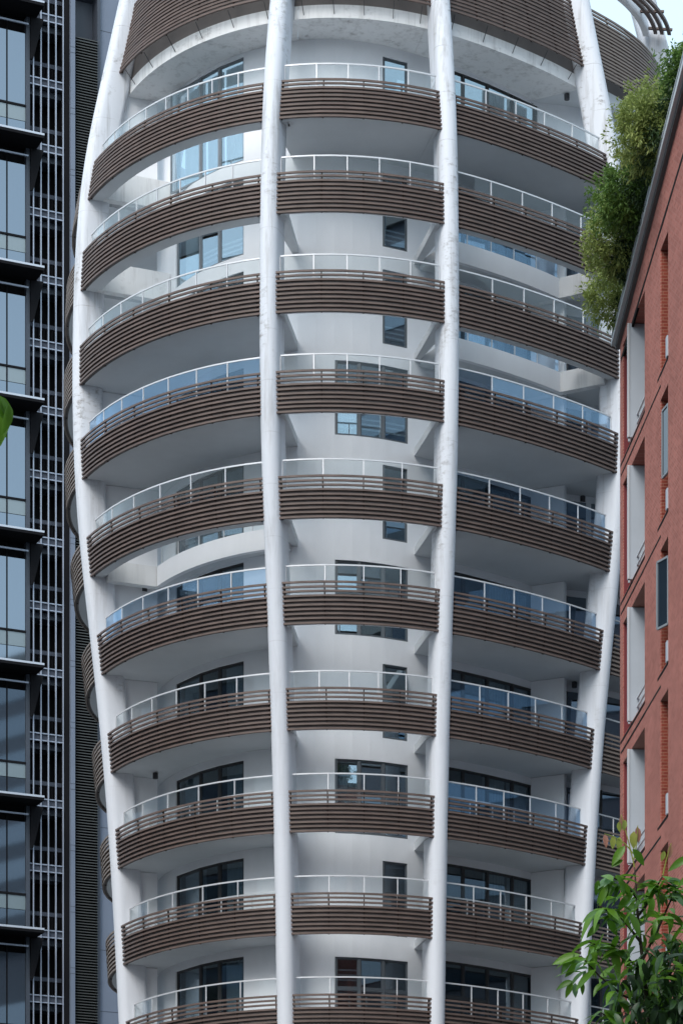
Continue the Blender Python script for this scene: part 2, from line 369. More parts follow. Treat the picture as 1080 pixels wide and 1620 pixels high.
def railing(a, b, R, z0, z1, npan, name='railing', gm_='glass'):
    mb = MB(); rs = .02
    ths = lin(a, b, 2 * npan)
    # handrail: straight facets from post to post
    pts = [P(t, R, z1) for t in ths]
    sect = []
    for i, t in enumerate(ths):
        e = ER(t); c = pts[i]; sect.append([c + e * rs + Vector((0, 0, -.02)), c + e * rs + Vector((0, 0, .025)), c - e * rs + Vector((0, 0, .025)), c - e * rs + Vector((0, 0, -.02))])
    mb.strip(sect); ro = mb.build(name, 'rail', tower)
    for i in range(npan + 1):
        t = ths[2 * i]; pm = MB(); pm.bar(P(t, R, z0), P(t, R, z1 - .022), .032, .04, ER(t)); pm.build('post', 'rail', ro)
    for i in range(npan):
        q = [ths[2 * i] + .004, ths[2 * i + 1], ths[2 * i + 2] - .004]
        pm = MB(); pm.strip([[P(t, R - .006, z0 + .02), P(t, R + .006, z0 + .02), P(t, R + .006, z1 - .03), P(t, R - .006, z1 - .03)] for t in q])
        pm.build('glass_pane', gm_, ro)
    return ro

NP_C = {1: 5, 2: 5, 3: 5, 4: 5, 5: 4, 6: 4, 7: 5, 8: 4, 9: 4, 10: 4}
NP_L = {1: 8, 2: 8, 3: 7, 4: 7, 5: 6, 6: 6, 7: 6, 8: 5, 9: 5, 10: 5}
def bay_edges(bay):
    """plan of a bay's slab: (outer angle, inner wall angle) at both ends"""
    if bay == 'L': return (COLS['L1'], th_ring(452, 9.4)), (-1.232, th_wall(471))
    if bay == 'R': return (th_ring(688, 9.4), COLS['R1']), (th_wall(655), 1.128)
    if bay == 'C': return (th_ring(452, 9.4) + .001, th_ring(688, 9.4) - .001), (th_wall(471) + .001, th_wall(655) - .001)
    if bay == 'SL': return (-2.15, -1.233), (-2.15, -1.233)
    return (1.129, 1.745), (1.129, 1.745)
def plan_runs(bay, Ro, ri, n=20):
    (o0, o1), (i0, i1) = bay_edges(bay)
    return [P(t, Ro, 0) for t in lin(o0, o1, n)], [PW(t, 0, ri) for t in lin(i0, i1, n)]

for k in range(1, 11):
    zt = HK[k]; zb = zt - BAND; zs = zb + .02            # soffit level
    Ro = Rslat(zs) - .14
    for bay in ('L', 'C', 'R', 'SL', 'SR'):
        main = bay in ('L', 'C', 'R')
        screen(bay, k, zt, 10, (lambda i, k=k: k < 10 or i < 4) if main else (lambda i: False))
        upstand(bay, k, zs + .003, zs + (.86 if k > 3 else .99))
        kind = OPEN_RING.get((bay, k), 'full')
        if bay == 'C' and k > 1: kind = 'none'
        (o0, o1), (i0, i1) = bay_edges(bay)
        if kind == 'full':
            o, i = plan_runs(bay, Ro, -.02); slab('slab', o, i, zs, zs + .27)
        elif kind == 'ring':
            slab('ring_beam', [P(t, Ro, 0) for t in lin(o0, o1, 20)], [P(t, Ro - .45, 0) for t in lin(o0, o1, 20)], zs, zs + .27)
        elif kind == 'inner':
            slab('ring_beam', [P(t, Ro, 0) for t in lin(o0, o1, 20)], [P(t, Ro - .30, 0) for t in lin(o0, o1, 20)], zs, zs + .27)
            ta, tb = (-1.165, -.375) if bay == 'L' else (.33, 1.10)
            ri = [P(t, Ro - 1.95, 0) for t in lin(ta, tb, 20)]
            wa, wb = (-1.165, i1 - .03) if bay == 'L' else (i0 + .03, 1.10)
            rw = [PW(t, 0, -.02) for t in lin(wa, wb, 20)]
            slab('inner_slab', ri, rw, zs - .15, zs + .12)
            mb = MB(); rr = [P(t, Ro - 1.95 + .003, 0) for t in lin(ta, tb, 20)]; r2 = [P(t, Ro - 2.12, 0) for t in lin(ta, tb, 20)]
            slab('fascia', rr, r2, zs - .16, zs + .50, 'white')
            railing(ta + .02, tb - .02, Ro - 2.05, zs + .50, zs + 1.30, 5, 'inner_railing', 'skyglass' if bay == 'R' else 'glass')
        if main and kind in ('ring', 'inner'):
            if bay == 'L': so, si = lin(-.344, o1, 4), lin(i1 - .028, i1, 4)
            else: so, si = lin(o0, .298, 4), lin(i0, i0 + .028, 4)
            slab('slab_edge', [P(t, Ro - (.46 if kind == 'ring' else .31), 0) for t in so], [PW(t, 0, -.02) for t in si], zs + .001, zs + .26)
            tt = -1.19 if bay == 'L' else 1.092                 # radial beam from the core to the outer column
            p0 = PW(tt, 0, .02); p1 = P(tt, Ro - .35, 0); mb = MB(); e = Vector((math.cos(tt), math.sin(tt), 0)) * .14
            z0_, z1_ = zs - (.155 if kind == 'inner' else .005), zs + (.52 if kind == 'inner' else .95)
            mb.hexa([p0 - e + Vector((0, 0, z0_)), p1 - e + Vector((0, 0, z0_)), p1 + e + Vector((0, 0, z0_)), p0 + e + Vector((0, 0, z0_)),
                     p0 - e + Vector((0, 0, z1_)), p1 - e + Vector((0, 0, z1_)), p1 + e + Vector((0, 0, z1_)), p0 + e + Vector((0, 0, z1_))])
            mb.build('radial_beam', 'stainwhite', tower)
        if main or bay == 'SR':
            a, b = BAYS[bay]; npan = NP_C[k] if bay == 'C' else (NP_L[k] if bay == 'L' else 5)
            railing(a + .012, b - .012, Rslat(zt) - .27, zs + .86, zt + .58, npan, gm_='skyglass' if (bay == 'R' and 4 <= k <= 8) or (bay == 'L' and k in (4, 6)) else 'glass')
            if k in (8, 9) and bay in 'LR':
                railing(a + .05, b - .05 if bay == 'R' else b - .012, Rslat(zt) - 1.0, zs + .27, zt + .30, 5, 'inner_railing')

# top band, its slab and the ring above ---------------------------------
for bay in ('L', 'C', 'R', 'SL', 'SR'):
    main = bay in ('L', 'C', 'R')
    screen(bay, 0, K0_TOP, 18, (lambda i: i >= 12) if main else (lambda i: False))
    a, b = BAYS[bay]; mb = MB()
    zA, zB = CAMZ + 49.0, CAMZ + 51.9
    arc_tube(mb, lin(a - .03, b + .03, 16), lambda t: [P(t, Rslat(K0_BOT) - .62, zA + .4), P(t, Rslat(K0_BOT) - .45, zA + .4), P(t, Rslat(zB) - .3, zB), P(t, Rslat(zB) - .5, zB)])
    mb.build('parapet', 'concrete', tower)
    o, i = plan_runs(bay, Rslat(K0_BOT) - .42, -.02)
    slab('slab', o, i, zA, zA + .42, 'stainwhite' if main else 'soffit')
    if main or bay == 'SR':
        nb = {'C': 5, 'L': 6, 'R': 5}.get(bay, 4)
        for q in range(nb):
            t = a + .05 + (b - a - .1) * q / (nb - 1); mb = MB()
            mb.bar(P(t, Rslat(K0_BOT) - .44, zA + .10), P(t, Rslat(K0_BOT) - .10, K0_BOT - .02), .018, .018, ER(t) + Vector((0, 0, .3)))
            mb.bar(P(t, Rslat(K0_BOT) - .47, zA + .02), P(t, Rslat(K0_BOT) - .47, zA + .16), .05, .06, ER(t))
            mb.build('screen_bracket', 'lamp', tower)
# crown ring: curved white beam with brown slats laid flat beside it
mb = MB(); zc = CAMZ + 53.28
ths = lin(1.30, 1.70, 14)
arc_tube(mb, ths, rect_sect(7.50, 7.66, zc - .05, zc + .35)); mb.build('crown_beam', 'white', tower)
for rr in (7.80, 7.98, 8.18):
    mb = MB(); arc_tube(mb, ths, rect_sect(rr, rr + .10, zc + .05, zc + .15)); mb.build('crown_slat', 'slat', tower)
mb = MB()
for t in (1.32, 1.45, 1.58, 1.69):
    mb.bar(P(t, 7.62, zc + .19), P(t, 8.32, zc + .19), .09, .07, (0, 0, 1))
mb.build('crown_bracket', 'slat', tower)

# core wall with window openings ----------------------------------------
FL = {k: HK[k] - 1.02 for k in range(1, 12)}        # floor levels
wins = []                                           # (kind, theta list, z list, storey)
tl = [th_wall(x) for x in (278, 314.5, 345, 385.5)]
trr = [th_wall(x) for x in (700, 734, 773, 813, 851)]
tc3 = [th_wall(x) for x in (529.5, 567.5, 606, 645)]
tc1 = [th_wall(x) for x in (605, 644)]
for s in range(0, 11):
    zlo = FL[s + 1] + .02
    zhi = (CAMZ + 48.88) if s == 0 else FL[s] - .52
    wins.append(('left', tl, [zlo, zhi], s))
    wins.append(('right', trr, [zlo, zlo + (zhi - zlo) * .56, zhi], s))
    zw = zlo + .06; zh = min(zhi, zw + 2.42)
    if s == 0: wins.append(('small', tc1, [zw, zw + 1.3, CAMZ + 48.65], s))
    elif s in (3, 5, 7, 9): wins.append(('triple', tc3, [zw, zw + (zh - zw) * .58, zh], s))
    else: wins.append(('small', tc1, [zw, zw + (zh - zw) * .56, zh], s))
slit_t = {'L': (th_wall(252), th_wall(263))}
tb = sorted(set([round(x, 5) for x in lin(-math.pi, math.pi, 72)] + [round(x, 5) for l in (tl, trr, tc3, tc1) for x in (l[0], l[-1])]))
zb_ = sorted(set([0.0, CAMZ + 49.05] + [round(z, 4) for wn in wins for z in (wn[2][0], wn[2][-1])]))
mb = MB()
def in_open(t, z):
    for kd, tt, zz, s in wins:
        if tt[0] < t < tt[-1] and zz[0] < z < zz[-1]: return True
    return False
for i in range(len(tb) - 1):
    for j in range(len(zb_) - 1):
        if in_open((tb[i] + tb[i + 1]) / 2, (zb_[j] + zb_[j + 1]) / 2): continue
        mb.quad(PW(tb[i], zb_[j]), PW(tb[i + 1], zb_[j]), PW(tb[i + 1], zb_[j + 1]), PW(tb[i], zb_[j + 1]))
wall = mb.build('wall', 'white', tower, fix=False)
fl = MB()
for k in range(1, 12):
    ring = [PW(t, 0, -.22) for t in lin(-math.pi, math.pi, 40)[:-1]]
    fl.strip([[(p.x, p.y, FL[k] - .30) for p in ring], [(p.x, p.y, FL[k] - .01) for p in ring]])
fl.build('interior_floor', 'interior', tower)
ic = MB(); ic.strip([[(TX + 3.4 * math.cos(a), TY + 3.4 * math.sin(a), z) for a in lin(0, 2 * math.pi, 24)[:-1]] for z in (0.1, CAMZ + 48.9)]); ic.build('lift_core', 'interior', tower)

def window(kd, tt, zz, s):
    fm = {'left': 'lframe' if s in (0, 1) else 'dframe', 'right': 'dframe', 'small': 'wframe', 'triple': 'wframe'}[kd]
    fr = MB(); D = -.09; bw = .10 if kd in ('small', 'triple') else .085
    for t in tt:
        fr.bar(PW(t, zz[0], D), PW(t, zz[-1], D), bw if t not in (tt[0], tt[-1]) else bw * 1.3, .09, ER(t))
    for zi, z in enumerate(zz):
        for i in range(len(tt) - 1):
            if kd == 'right' and zi == 1 and i >= 2: continue
            tm = (tt[i] + tt[i + 1]) / 2
            fr.bar(PW(tt[i], z, D + .004), PW(tt[i + 1], z, D + .004), bw, .085, ER(tm))
    f = fr.build('window', fm, tower)
    rv = MB(); a, b, z0, z1 = tt[0], tt[-1], zz[0], zz[-1]; us = lin(a, b, 6)
    ring = [PW(u, z0) for u in us] + [PW(u, z1) for u in reversed(us)]; ring2 = [PW(u, z0, -.2) for u in us] + [PW(u, z1, -.2) for u in reversed(us)]
    rv.strip([ring, ring2], caps=False); rv.build('reveal', 'white', f, fix=False)
    # sashes: inner frame and pane in each field
    for i in range(len(tt) - 1):
        rows = [(zz[0], zz[-1])] if (kd == 'left' or (kd == 'right' and i >= 2)) else list(zip(zz[:-1], zz[1:]))
        for ri, (z0, z1) in enumerate(rows):
            a, b = tt[i], tt[i + 1]; tm = (a + b) / 2; e = ER(tm)
            ins = .045 / Rwall(tm)
            c = [PW(a + ins, z0 + .045, D), PW(b - ins, z0 + .045, D), PW(b - ins, z1 - .045, D), PW(a + ins, z1 - .045, D)]
            awn = (kd == 'small' and s == 6 and ri == 1) or (kd == 'left' and s == 0 and i == 0)
            if awn:      # opened sash swings outward
                if kd == 'small':
                    for q in (0, 1): c[q] = c[q] + e * .38 + Vector((0, 0, .04))
                else:
                    for q in (0, 3): c[q] = c[q] + e * .28
            n = (c[1] - c[0]).cross(c[3] - c[0]).normalized()
            if n.dot(e) < 0: n = -n
            sh = MB()
            for q in range(4): sh.bar(c[q], c[(q + 1) % 4], .06, .05, n)
            sh.build('sash', fm, f)
            pm = MB(); pm.hexa([c[0] - n * .004, c[1] - n * .004, c[1] + n * .004, c[0] + n * .004, c[3] - n * .004, c[2] - n * .004, c[2] + n * .004, c[3] + n * .004])
            pm.build('pane', 'cglass' if (kd in ('small', 'triple') and 1 <= s <= 7) or (kd == 'left' and s < 2) else 'wglass', f)
            if kd in ('small', 'triple') and s in (1, 2, 3) and ri == 0 or (kd == 'small' and s == 0 and ri == 0) or (kd == 'triple' and s == 9 and ri == 1 and i == 0) or (kd == 'left' and s == 1 and i >= 1):
                for q in range(3):  # pale bars stand in for reflections of railing and slats
                    gb = MB(); zq = z0 + .30 + .16 * q; gb.bar(PW(a + ins, zq, -.15), PW(b - ins, zq, -.15), .055, .02, e); gb.build('reflection_bar', 'rail', f)
    # curtains behind the glass
    for i in range(len(tt) - 1):
        draw = {'left': s == 0 or (i != 1 and s != 1) or i == 0, 'right': (i >= 2 and s not in (9,)) or s in (2, 3) and i == 1, 'small': False, 'triple': s in (3, 7) and i == 0}[kd]
        if not draw: continue
        a, b = tt[i] + .008, tt[i + 1] - .008; cut = 1.0
        if kd == 'left' and i == 0 and s not in (0,): cut = random.choice((.45, .6, .8, 1.0))
        n = 44; top, bot = [], []
        cm = MB(); ph = random.uniform(0, 6)
        sec = []
        for q in range(n + 1):
            t = a + (b - a) * cut * q / n; wv = .035 * math.sin(ph + q * 1.15 + .5 * math.sin(q * .37))
            sec.append((PW(t, zz[0] + .02, -.36 + wv), PW(t, zz[-1] - .01, -.34 + wv * .6)))
        for q in range(n): cm.quad(sec[q][0], sec[q + 1][0], sec[q + 1][1], sec[q][1])
        cm.build('curtain', 'curtain', f, smooth=True, fix=False)
for wn in wins: window(*wn)

# dark glazing of the side bay, right
for s in range(1, 11):
    z0, z1 = FL[s + 1] + .02, FL[s] - .5; tt = lin(1.24, 1.72, 5); fr = MB()
    for t in tt: fr.bar(PW(t, z0, .05), PW(t, z1, .05), .08, .08, ER(t))
    f = fr.build('side_window', 'dframe', tower)
    for u, v in zip(tt[:-1], tt[1:]):
        pm = MB(); pm.hexa([PW(u, z0, .02), PW(v, z0, .02), PW(v, z0, .04), PW(u, z0, .04), PW(u, z1, .02), PW(v, z1, .02), PW(v, z1, .04), PW(u, z1, .04)]); pm.build('pane', 'oglass', f)
# party walls between bays, at the outer columns
def party(tt, z0, z1, r0, r1):
    e = Vector((math.cos(tt), math.sin(tt), 0)) * .11; mb = MB()
    p0 = PW(tt, 0, r0); p1 = PW(tt, 0, r1) if r1 < 1.7 else P(tt, Rcol((z0 + z1) / 2) - .8, 0)
    mb.hexa([p0 - e + Vector((0, 0, z0)), p1 - e + Vector((0, 0, z0)), p1 + e + Vector((0, 0, z0)), p0 + e + Vector((0, 0, z0)),
             p0 - e + Vector((0, 0, z1)), p1 - e + Vector((0, 0, z1)), p1 + e + Vector((0, 0, z1)), p0 + e + Vector((0, 0, z1))])
    mb.build('party_wall', 'white', tower)
for s in range(0, 11):
    zlo = FL[s + 1] - .25; zhi = (CAMZ + 49.0) if s == 0 else HK[s] - BAND + .01
    if s not in (1, 2): party(-1.245, zlo, zhi, .30, 9)
    if s not in (0,): party(1.14, zlo, zhi, -.05, 1.15)
# dark ceiling lamps
for (x, y, k, Rr) in ((229, 932, 5, 7.4), (246, 1228, 7, 7.0), (896, 154, 0, 7.2), (921, 790, 4, 8.2), (908, 1084, 6, 7.6), (452, 50, 0, 7.3)):
    z = (CAMZ + 49.0) if k == 0 else HK[k] - BAND + .02
    h = z - CAMZ - .12; Y = h * F / (YH - y); c = at(x, y, Y); mb = MB()
    mb.strip([[(c.x + .09 * math.cos(a), c.y + .09 * math.sin(a), zz) for a in lin(0, 2 * math.pi, 10)[:-1]] for zz in (z - .20, z - .02)])
    mb.bar((c.x, c.y, z - .03), (c.x, c.y, z), .05, .05, (1, 0, 0)); mb.build('ceiling_lamp', 'lamp', tower)
print('single slats', n_single)

# ================================================================== DARK OFFICE TOWER (far left)
d_ = Vector((.913, .408, 0)).normalized(); n_ = Vector((.408, -.913, 0)).normalized()
B0 = at(45, YH, 142.0)                                   # facade reference point, at eye level
def fs(px):                                              # distance along the facade of the point seen at px
    k = (px - CX) / F; return (k * B0.y - B0.x) / (d_.x - k * d_.y)
def fz(px, py):
    p = B0 + d_ * fs(px); return CAMZ + (YH - py) / F * p.y
def FP(s, z, out=0.0): 
    p = B0 + d_ * s + n_ * out; return Vector((p.x, p.y, z))
off = thing('office_tower', FP(0, 0), 'dark glass office tower with black ledges, silver bars and a louvred shaft', 'tower')
def fbox(mb, s0, s1, z0, z1, o0, o1):
    mb.hexa([FP(s0, z0, o1), FP(s1, z0, o1), FP(s1, z0, o0), FP(s0, z0, o0), FP(s0, z1, o1), FP(s1, z1, o1), FP(s1, z1, o0), FP(s0, z1, o0)])
sL = fs(-140); sG = fs(42.5)
ZT = fz(45, -330)
# body behind everything
mb = MB(); fbox(mb, sL - 12, sG + .02, 0, ZT, -14, -.30); mb.build('core_wall', 'black', off)
zref = fz(70, 213) ; 
# ledges every two storeys; height from the photo row of their front edges
LEDGE = [4, 213, 420, 631, 839, 1046, 1256, 1468, 1680]
outL = 1.35
SLE = fs(57)
def ledge_z(y):       # front right corner of the ledge is seen at (70, y)
    p = FP(SLE, 0, outL); return CAMZ + (YH - y) / F * p.y
LZ = [ledge_z(y) for y in LEDGE]
step = (LZ[0] - LZ[-1]) / (len(LZ) - 1)
LZ = [LZ[0] + step] + [LZ[0] - step * i for i in range(len(LZ) + 1)]
for z in LZ:
    mb = MB(); fbox(mb, sL, SLE, z - .16, z - .03, -.28, outL); lo = mb.build('ledge', 'blackmetal', off)
    mb = MB(); fbox(mb, sL, SLE + .01, z - .03, z + .07, outL - .12, outL + .02); mb.build('edge_trim', 'silveredge', lo)
sm = [fs(-118), fs(-84), fs(-52), fs(-20), fs(12), sG]
for i in range(len(LZ) - 1):
    zt, zb = LZ[i] - .31, LZ[i + 1] - .04
    H_ = zt - zb
    for j in range(len(sm) - 1):
        a, b = sm[j] + .04, sm[j + 1] - .04
        for (f0, f1, m) in ((.0, .20, 'oglass'), (.20, .315, 'oband'), (.33, .90, 'oglass')):
            mb = MB(); fbox(mb, a, b, zb + H_ * f0, zb + H_ * f1 - .03, -.12, -.06); mb.build('pane', m, off)
    mb = MB()
    for s_ in sm: fbox(mb, s_ - .03, s_ + .03, zb, zt, -.2, -.03)
    mb.build('mullion', 'blackmetal', off)
    mb = MB(); zz = zb + H_ * .32; fbox(mb, sL, sG, zz - .05, zz + .05, -.16, -.01); mb.build('transom', 'blackmetal', off)
    mb = MB(); zz = zt - .35; fbox(mb, sL, sG, zz - .04, zz + .04, .25, .33); mb.build('blind_track', 'bar', off)
    mb = MB(); pts = [(fs(68), zt + .15), (sG + .17, zt + .15), (sG + .17, zt - 1.95), (sG + .30, zt - 1.95)]
    mb.strip([[FP(s_, z_, o_) for s_, z_ in pts] for o_ in (.06, .16)]); mb.build('gusset', 'blackmetal', off)
mb = MB(); fbox(mb, sG - .03, sG + .16, 0, ZT, -.28, .05); mb.build('corner_trim', 'darkpanel', off)
# barred service shaft
s0, s1 = sG + .16, fs(103.5)
mb = MB(); fbox(mb, s0 - .05, s1 + .9, 0, ZT, -6, -1.6); mb.build('shaft_recess', 'black', off)
st = step / 2
z = LZ[0] - .55 + st
zc0 = fz(101, 336.0)      # one floor edge (upper of the pale line pair)
zz = zc0 + 14 * st
for i in range(34):
    q = zc0 + (12 - i) * st
    if q < 1: break
    mb = MB(); fbox(mb, s0, s1, q - .30, q, -1.5, -.25); mb.build('floor_edge', 'coolgrey', off)
    mb = MB(); fbox(mb, s0, s1, q - .01, q + .045, -.245, -.17); fbox(mb, s0, s1, q - .36, q - .305, -.245, -.17); mb.build('floor_trim', 'bar', off)
    mb = MB(); fbox(mb, s0, s1, q - .66, q - .36, -1.5, -.6); mb.build('soffit_edge', 'darkpanel', off)
    mb = MB(); fbox(mb, s0, s1, q + .80, q + 1.0, -.62, -.52); mb.build('guard_rail', 'coolgrey', off); mb = MB()
    n = 13
    for j in range(n): 
        sj = s0 + (s1 - s0) * (j + .5) / n; fbox(mb, sj - .025, sj + .025, q + .06, q + .80, -.60, -.55)
    mb.build('balusters', 'blackmetal', off, kind='stuff')
for px in (54.3, 66.2, 78, 89.8, 101.3):
    mb = MB(); s_ = fs(px); fbox(mb, s_ - .028, s_ + .028, 0.3, ZT, -.16, -.07); mb.build('vertical_bar', 'bar', off)
# black strip, pale metal pilaster, louvre shaft, flank panels
def vstrip(px0, px1, m, o0, o1, name, z0=0.0, z1=None):
    mb = MB(); fbox(mb, fs(px0), fs(px1), z0, z1 or ZT, o0, o1); return mb.build(name, m, off)
vstrip(103.6, 109.6, 'blackmetal', -6, .05, 'black_pier')
pil = vstrip(109.9, 117.2, 'bluegrey', -6, .22, 'pilaster')
for py in range(-20, 1700, 97):
    for dy in (0, 9):
        zq = fz(113, py + dy); mb = MB(); fbox(mb, fs(109.9) - .004, fs(117.2) + .004, zq - .025, zq, .18, .224); mb.build('panel_joint', 'darkpanel', pil)
vstrip(117.5, 120.5, 'black', -6, -.35, 'shadow_gap')
zlt = fz(121, 57)
mb = MB(); fbox(mb, fs(120.6), fs(155.4), 0, zlt, -6, -.45); mb.build('shaft_back', 'black', off)
mb = MB(); z = zlt; a, b = fs(120.8), fs(155.2)
while z > 10:
    mb.hexa([FP(a, z - .075, .02), FP(b, z - .075, .02), FP(b, z - .03, -.2), FP(a, z - .03, -.2), FP(a, z - .035, .02), FP(b, z - .035, .02), FP(b, z + .01, -.2), FP(a, z + .01, -.2)]); z -= .1405
mb.build('louvre', 'louvre', off, kind='stuff')
vstrip(117.6, 156, 'darkpanel', -6, -.9, 'upper_recess', zlt + .02, ZT)
mb = MB(); a, b = fs(117.6), fs(160)
mb.hexa([FP(a, zlt + 2.3, -.85), FP(b, zlt + 2.3, -.85), FP(b, zlt + 2.3, -5), FP(a, zlt + 2.3, -5), FP(a, zlt + 2.6, .0), FP(b, zlt + 2.6, .0), FP(b, zlt + 2.6, -5), FP(a, zlt + 2.6, -5)]); mb.build('canopy', 'darkpanel', off)
vstrip(155.6, 160.3, 'darkpanel', -6, -.1, 'flank_strip')
fp_ = vstrip(160.5, 215, 'bluegrey', -6, -.25, 'flank_panel')
for py in range(-90, 1700, 97):
    zq = fz(175, py + 40); mb = MB(); fbox(mb, fs(160.5), fs(215), zq - .03, zq, -.30, -.245); mb.build('panel_joint', 'darkpanel', fp_)

# ================================================================== RED BRICK BUILDING (right)
e_ = Vector((-.068, 1, 0)).normalized(); m_ = Vector((-1, -.068, 0)).normalized()   # along the wall (away), outward normal
K0 = Vector((7.09 - .02, 72.3, 0))
def bs(px):                                       # distance along the wall from the far corner towards the camera
    k = (px - CX) / F; return (K0.x - k * K0.y) / (-(k * e_.y) + e_.x)
def BP(s, z, o=0.0):
    p = K0 - e_ * s + m_ * o; return Vector((p.x, p.y, z))
brick = thing('brick_building', BP(0, 0), 'red brick building with pale fins, narrow windows and sloping zinc roof edge', 'building')
def bbox(mb, s0, s1, z0, z1, o0, o1, zs=None):
    zs = zs or (z0, z0, z1, z1)                   # z bottom at s0,s1, top at s0,s1
    mb.hexa([BP(s0, zs[0], o1), BP(s1, zs[1], o1), BP(s1, zs[1], o0), BP(s0, zs[0], o0), BP(s0, zs[2], o1), BP(s1, zs[3], o1), BP(s1, zs[3], o0), BP(s0, zs[2], o0)])
def abs_s(px): 
    k = (px - CX) / F; # K0 - e*s : (x)/(y)=k
    return (K0.x - k * K0.y) / (e_.x - k * e_.y)
S_A, S_B, S_C, S_D = abs_s(984.5), abs_s(1019.0), abs_s(1043.5), abs_s(1056)
RZ0 = CAMZ + 30.62; RSL = .215
def roof(s): return RZ0 + RSL * s
S_END = 24.0
cyc = S_D - S_A + (S_A + 2.2)                     # facade rhythm repeats towards the camera
OPN = [(S_A, S_B, .9), (S_C, S_D, .34)]
q = S_D + 2.3
OPN += [(q, q + 3.1, .9), (q + 5.1, q + 6.2, .34), (q + 8.4, q + 11.5, .9)]
zop = []                                          # openings per storey: bottom, top
for i in range(8):
    b_ = CAMZ + 27.55 - 3.52 * i; zop.append((b_, b_ + 2.86))
# brick piers (full height) between openings, spandrels inside them
edges = [0.0] + [x for o in OPN for x in (o[0], o[1])] + [S_END]
for i in range(0, len(edges), 2):
    mb = MB(); a, b = edges[i], edges[i + 1]
    bbox(mb, a, b, 0, 0, -6.0, 0.0, (0, 0, roof(a), roof(b))); mb.build('pier', 'brick', brick)
for (a, b, dp) in OPN:
    prev_top = None
    zs_ = [roof(a)] + [v for p in zop for v in (p[1], p[0])] + [0.0]
    for i in range(0, len(zs_), 2):
        zt_, zb2 = zs_[i], zs_[i + 1]
        mb = MB()
        if i == 0: bbox(mb, a + .002, b - .002, 0, 0, -6, -.003, (zb2, zb2, roof(a), roof(b)))
        else: bbox(mb, a + .002, b - .002, zb2, zt_, -6, -.003)
        mb.build('spandrel', 'brick', brick)
    for (z0, z1) in zop:
        mb = MB(); bbox(mb, a, b, z0, z1, -6, -dp); mb.build('opening_back', 'black', brick)
        mb = MB(); bbox(mb, a - .004, a + .02, z0, z1, -dp + .01, -.03); mb.build('reveal', 'redpaint' if dp > .5 else 'brickx', brick)
        if dp > .5:
            c = a + 1.22; fn = MB(); bbox(fn, c, c + .10, z0 + .02, z1 - .02, -dp + .01, .10); fno = fn.build('fin', 'whitefin', brick)
            mb = MB(); bbox(mb, c + .1, c + .12, z0 + .02, z1 - .02, .06, .11); mb.build('fin_edge', 'rail', fno)
            # short guard bars either side of the fin
            gr = MB()
            for zz in (.12, .30, .48, .66): bbox(gr, c - .28, c - .24, z0 + zz, z0 + zz + .05, -.3, .02)
            bbox(gr, c - .28, c - .24, z0 + .05, z0 + .75, -.02, .03); gr.build('guard', 'gutter', brick)
            gr = MB()
            for zz in (.15, .36, .57): bbox(gr, a + .1, b - .1, z0 + zz, z0 + zz + .035, -.16, -.12)
            bbox(gr, b - .34, b - .30, z0, z0 + .66, -.2, -.1); gr.build('guard', 'gutter', brick)
            mb = MB(); bbox(mb, a + .1, b - .06, z0 + .02, z1 - .4, -dp + .02, -dp + .05); mb.build('window', 'lframe', brick)
            wo_ = mb
            pm = MB(); bbox(pm, a + .2, b - .16, z0 + .12, z1 - .5, -dp + .05, -dp + .06); pm.build('pane', 'dglass', brick)
        else:
            mb = MB(); bbox(mb, b - .16, b + .015, z0 - .03, z0 + .44, -.16, .03); mb.build('sill_block', 'whitefin', brick)
    # black shadow joints above the openings and along the storeys
    for (z0, z1) in zop:
        mb = MB(); bbox(mb, a - (.35 if a > 2 else S_A - .06), b + .02, z0 - .10, z0 - .03, -.05, .004); mb.build('joint', 'groove', brick)
for i, (z0, z1) in enumerate(zop):
    if i == 0:
        mb = MB(); bbox(mb, .15, S_END, 0, 0, -.05, .004, (CAMZ + 30.16 - .07, CAMZ + 30.16 + .13 * S_END - .07, CAMZ + 30.16 + .05, CAMZ + 30.16 + .13 * S_END + .05)); mb.build('joint', 'groove', brick)
    else:
        mb = MB(); bbox(mb, .12, S_B - .12, z1 + .30, z1 + .36, -.05, .004); mb.build('joint', 'groove', brick)
        mb = MB(); bbox(mb, S_B - .10, S_C + .05, z1 + .30, z1 + .36, -.05, .004); mb.build('joint', 'groove', brick)
# casement windows pushed open from the slot
for (st_, wd) in ((1, .04), (2, .16)):
    z0, z1 = zop[st_]; zb2 = z0 + .85; c = S_D - .06
    pts = [BP(c, zb2, -.02), BP(c - .42, zb2, wd), BP(c - .42, zb2 + 1.55, wd), BP(c, zb2 + 1.55, -.02)]
    nn = (pts[1] - pts[0]).cross(pts[3] - pts[0]).normalized()
    mb = MB()
    for q_ in range(4): mb.bar(pts[q_], pts[(q_ + 1) % 4], .05, .05, nn)
    wd_o = mb.build('casement', 'lframe', brick)
    pm = MB(); pm.hexa([p - nn * .005 for p in (pts[0], pts[1])] + [p + nn * .005 for p in (pts[1], pts[0])] + [p - nn * .005 for p in (pts[3], pts[2])] + [p + nn * .005 for p in (pts[2], pts[3])])
    pm.build('pane', 'oglass' if st_ == 2 else 'dglass', wd_o)
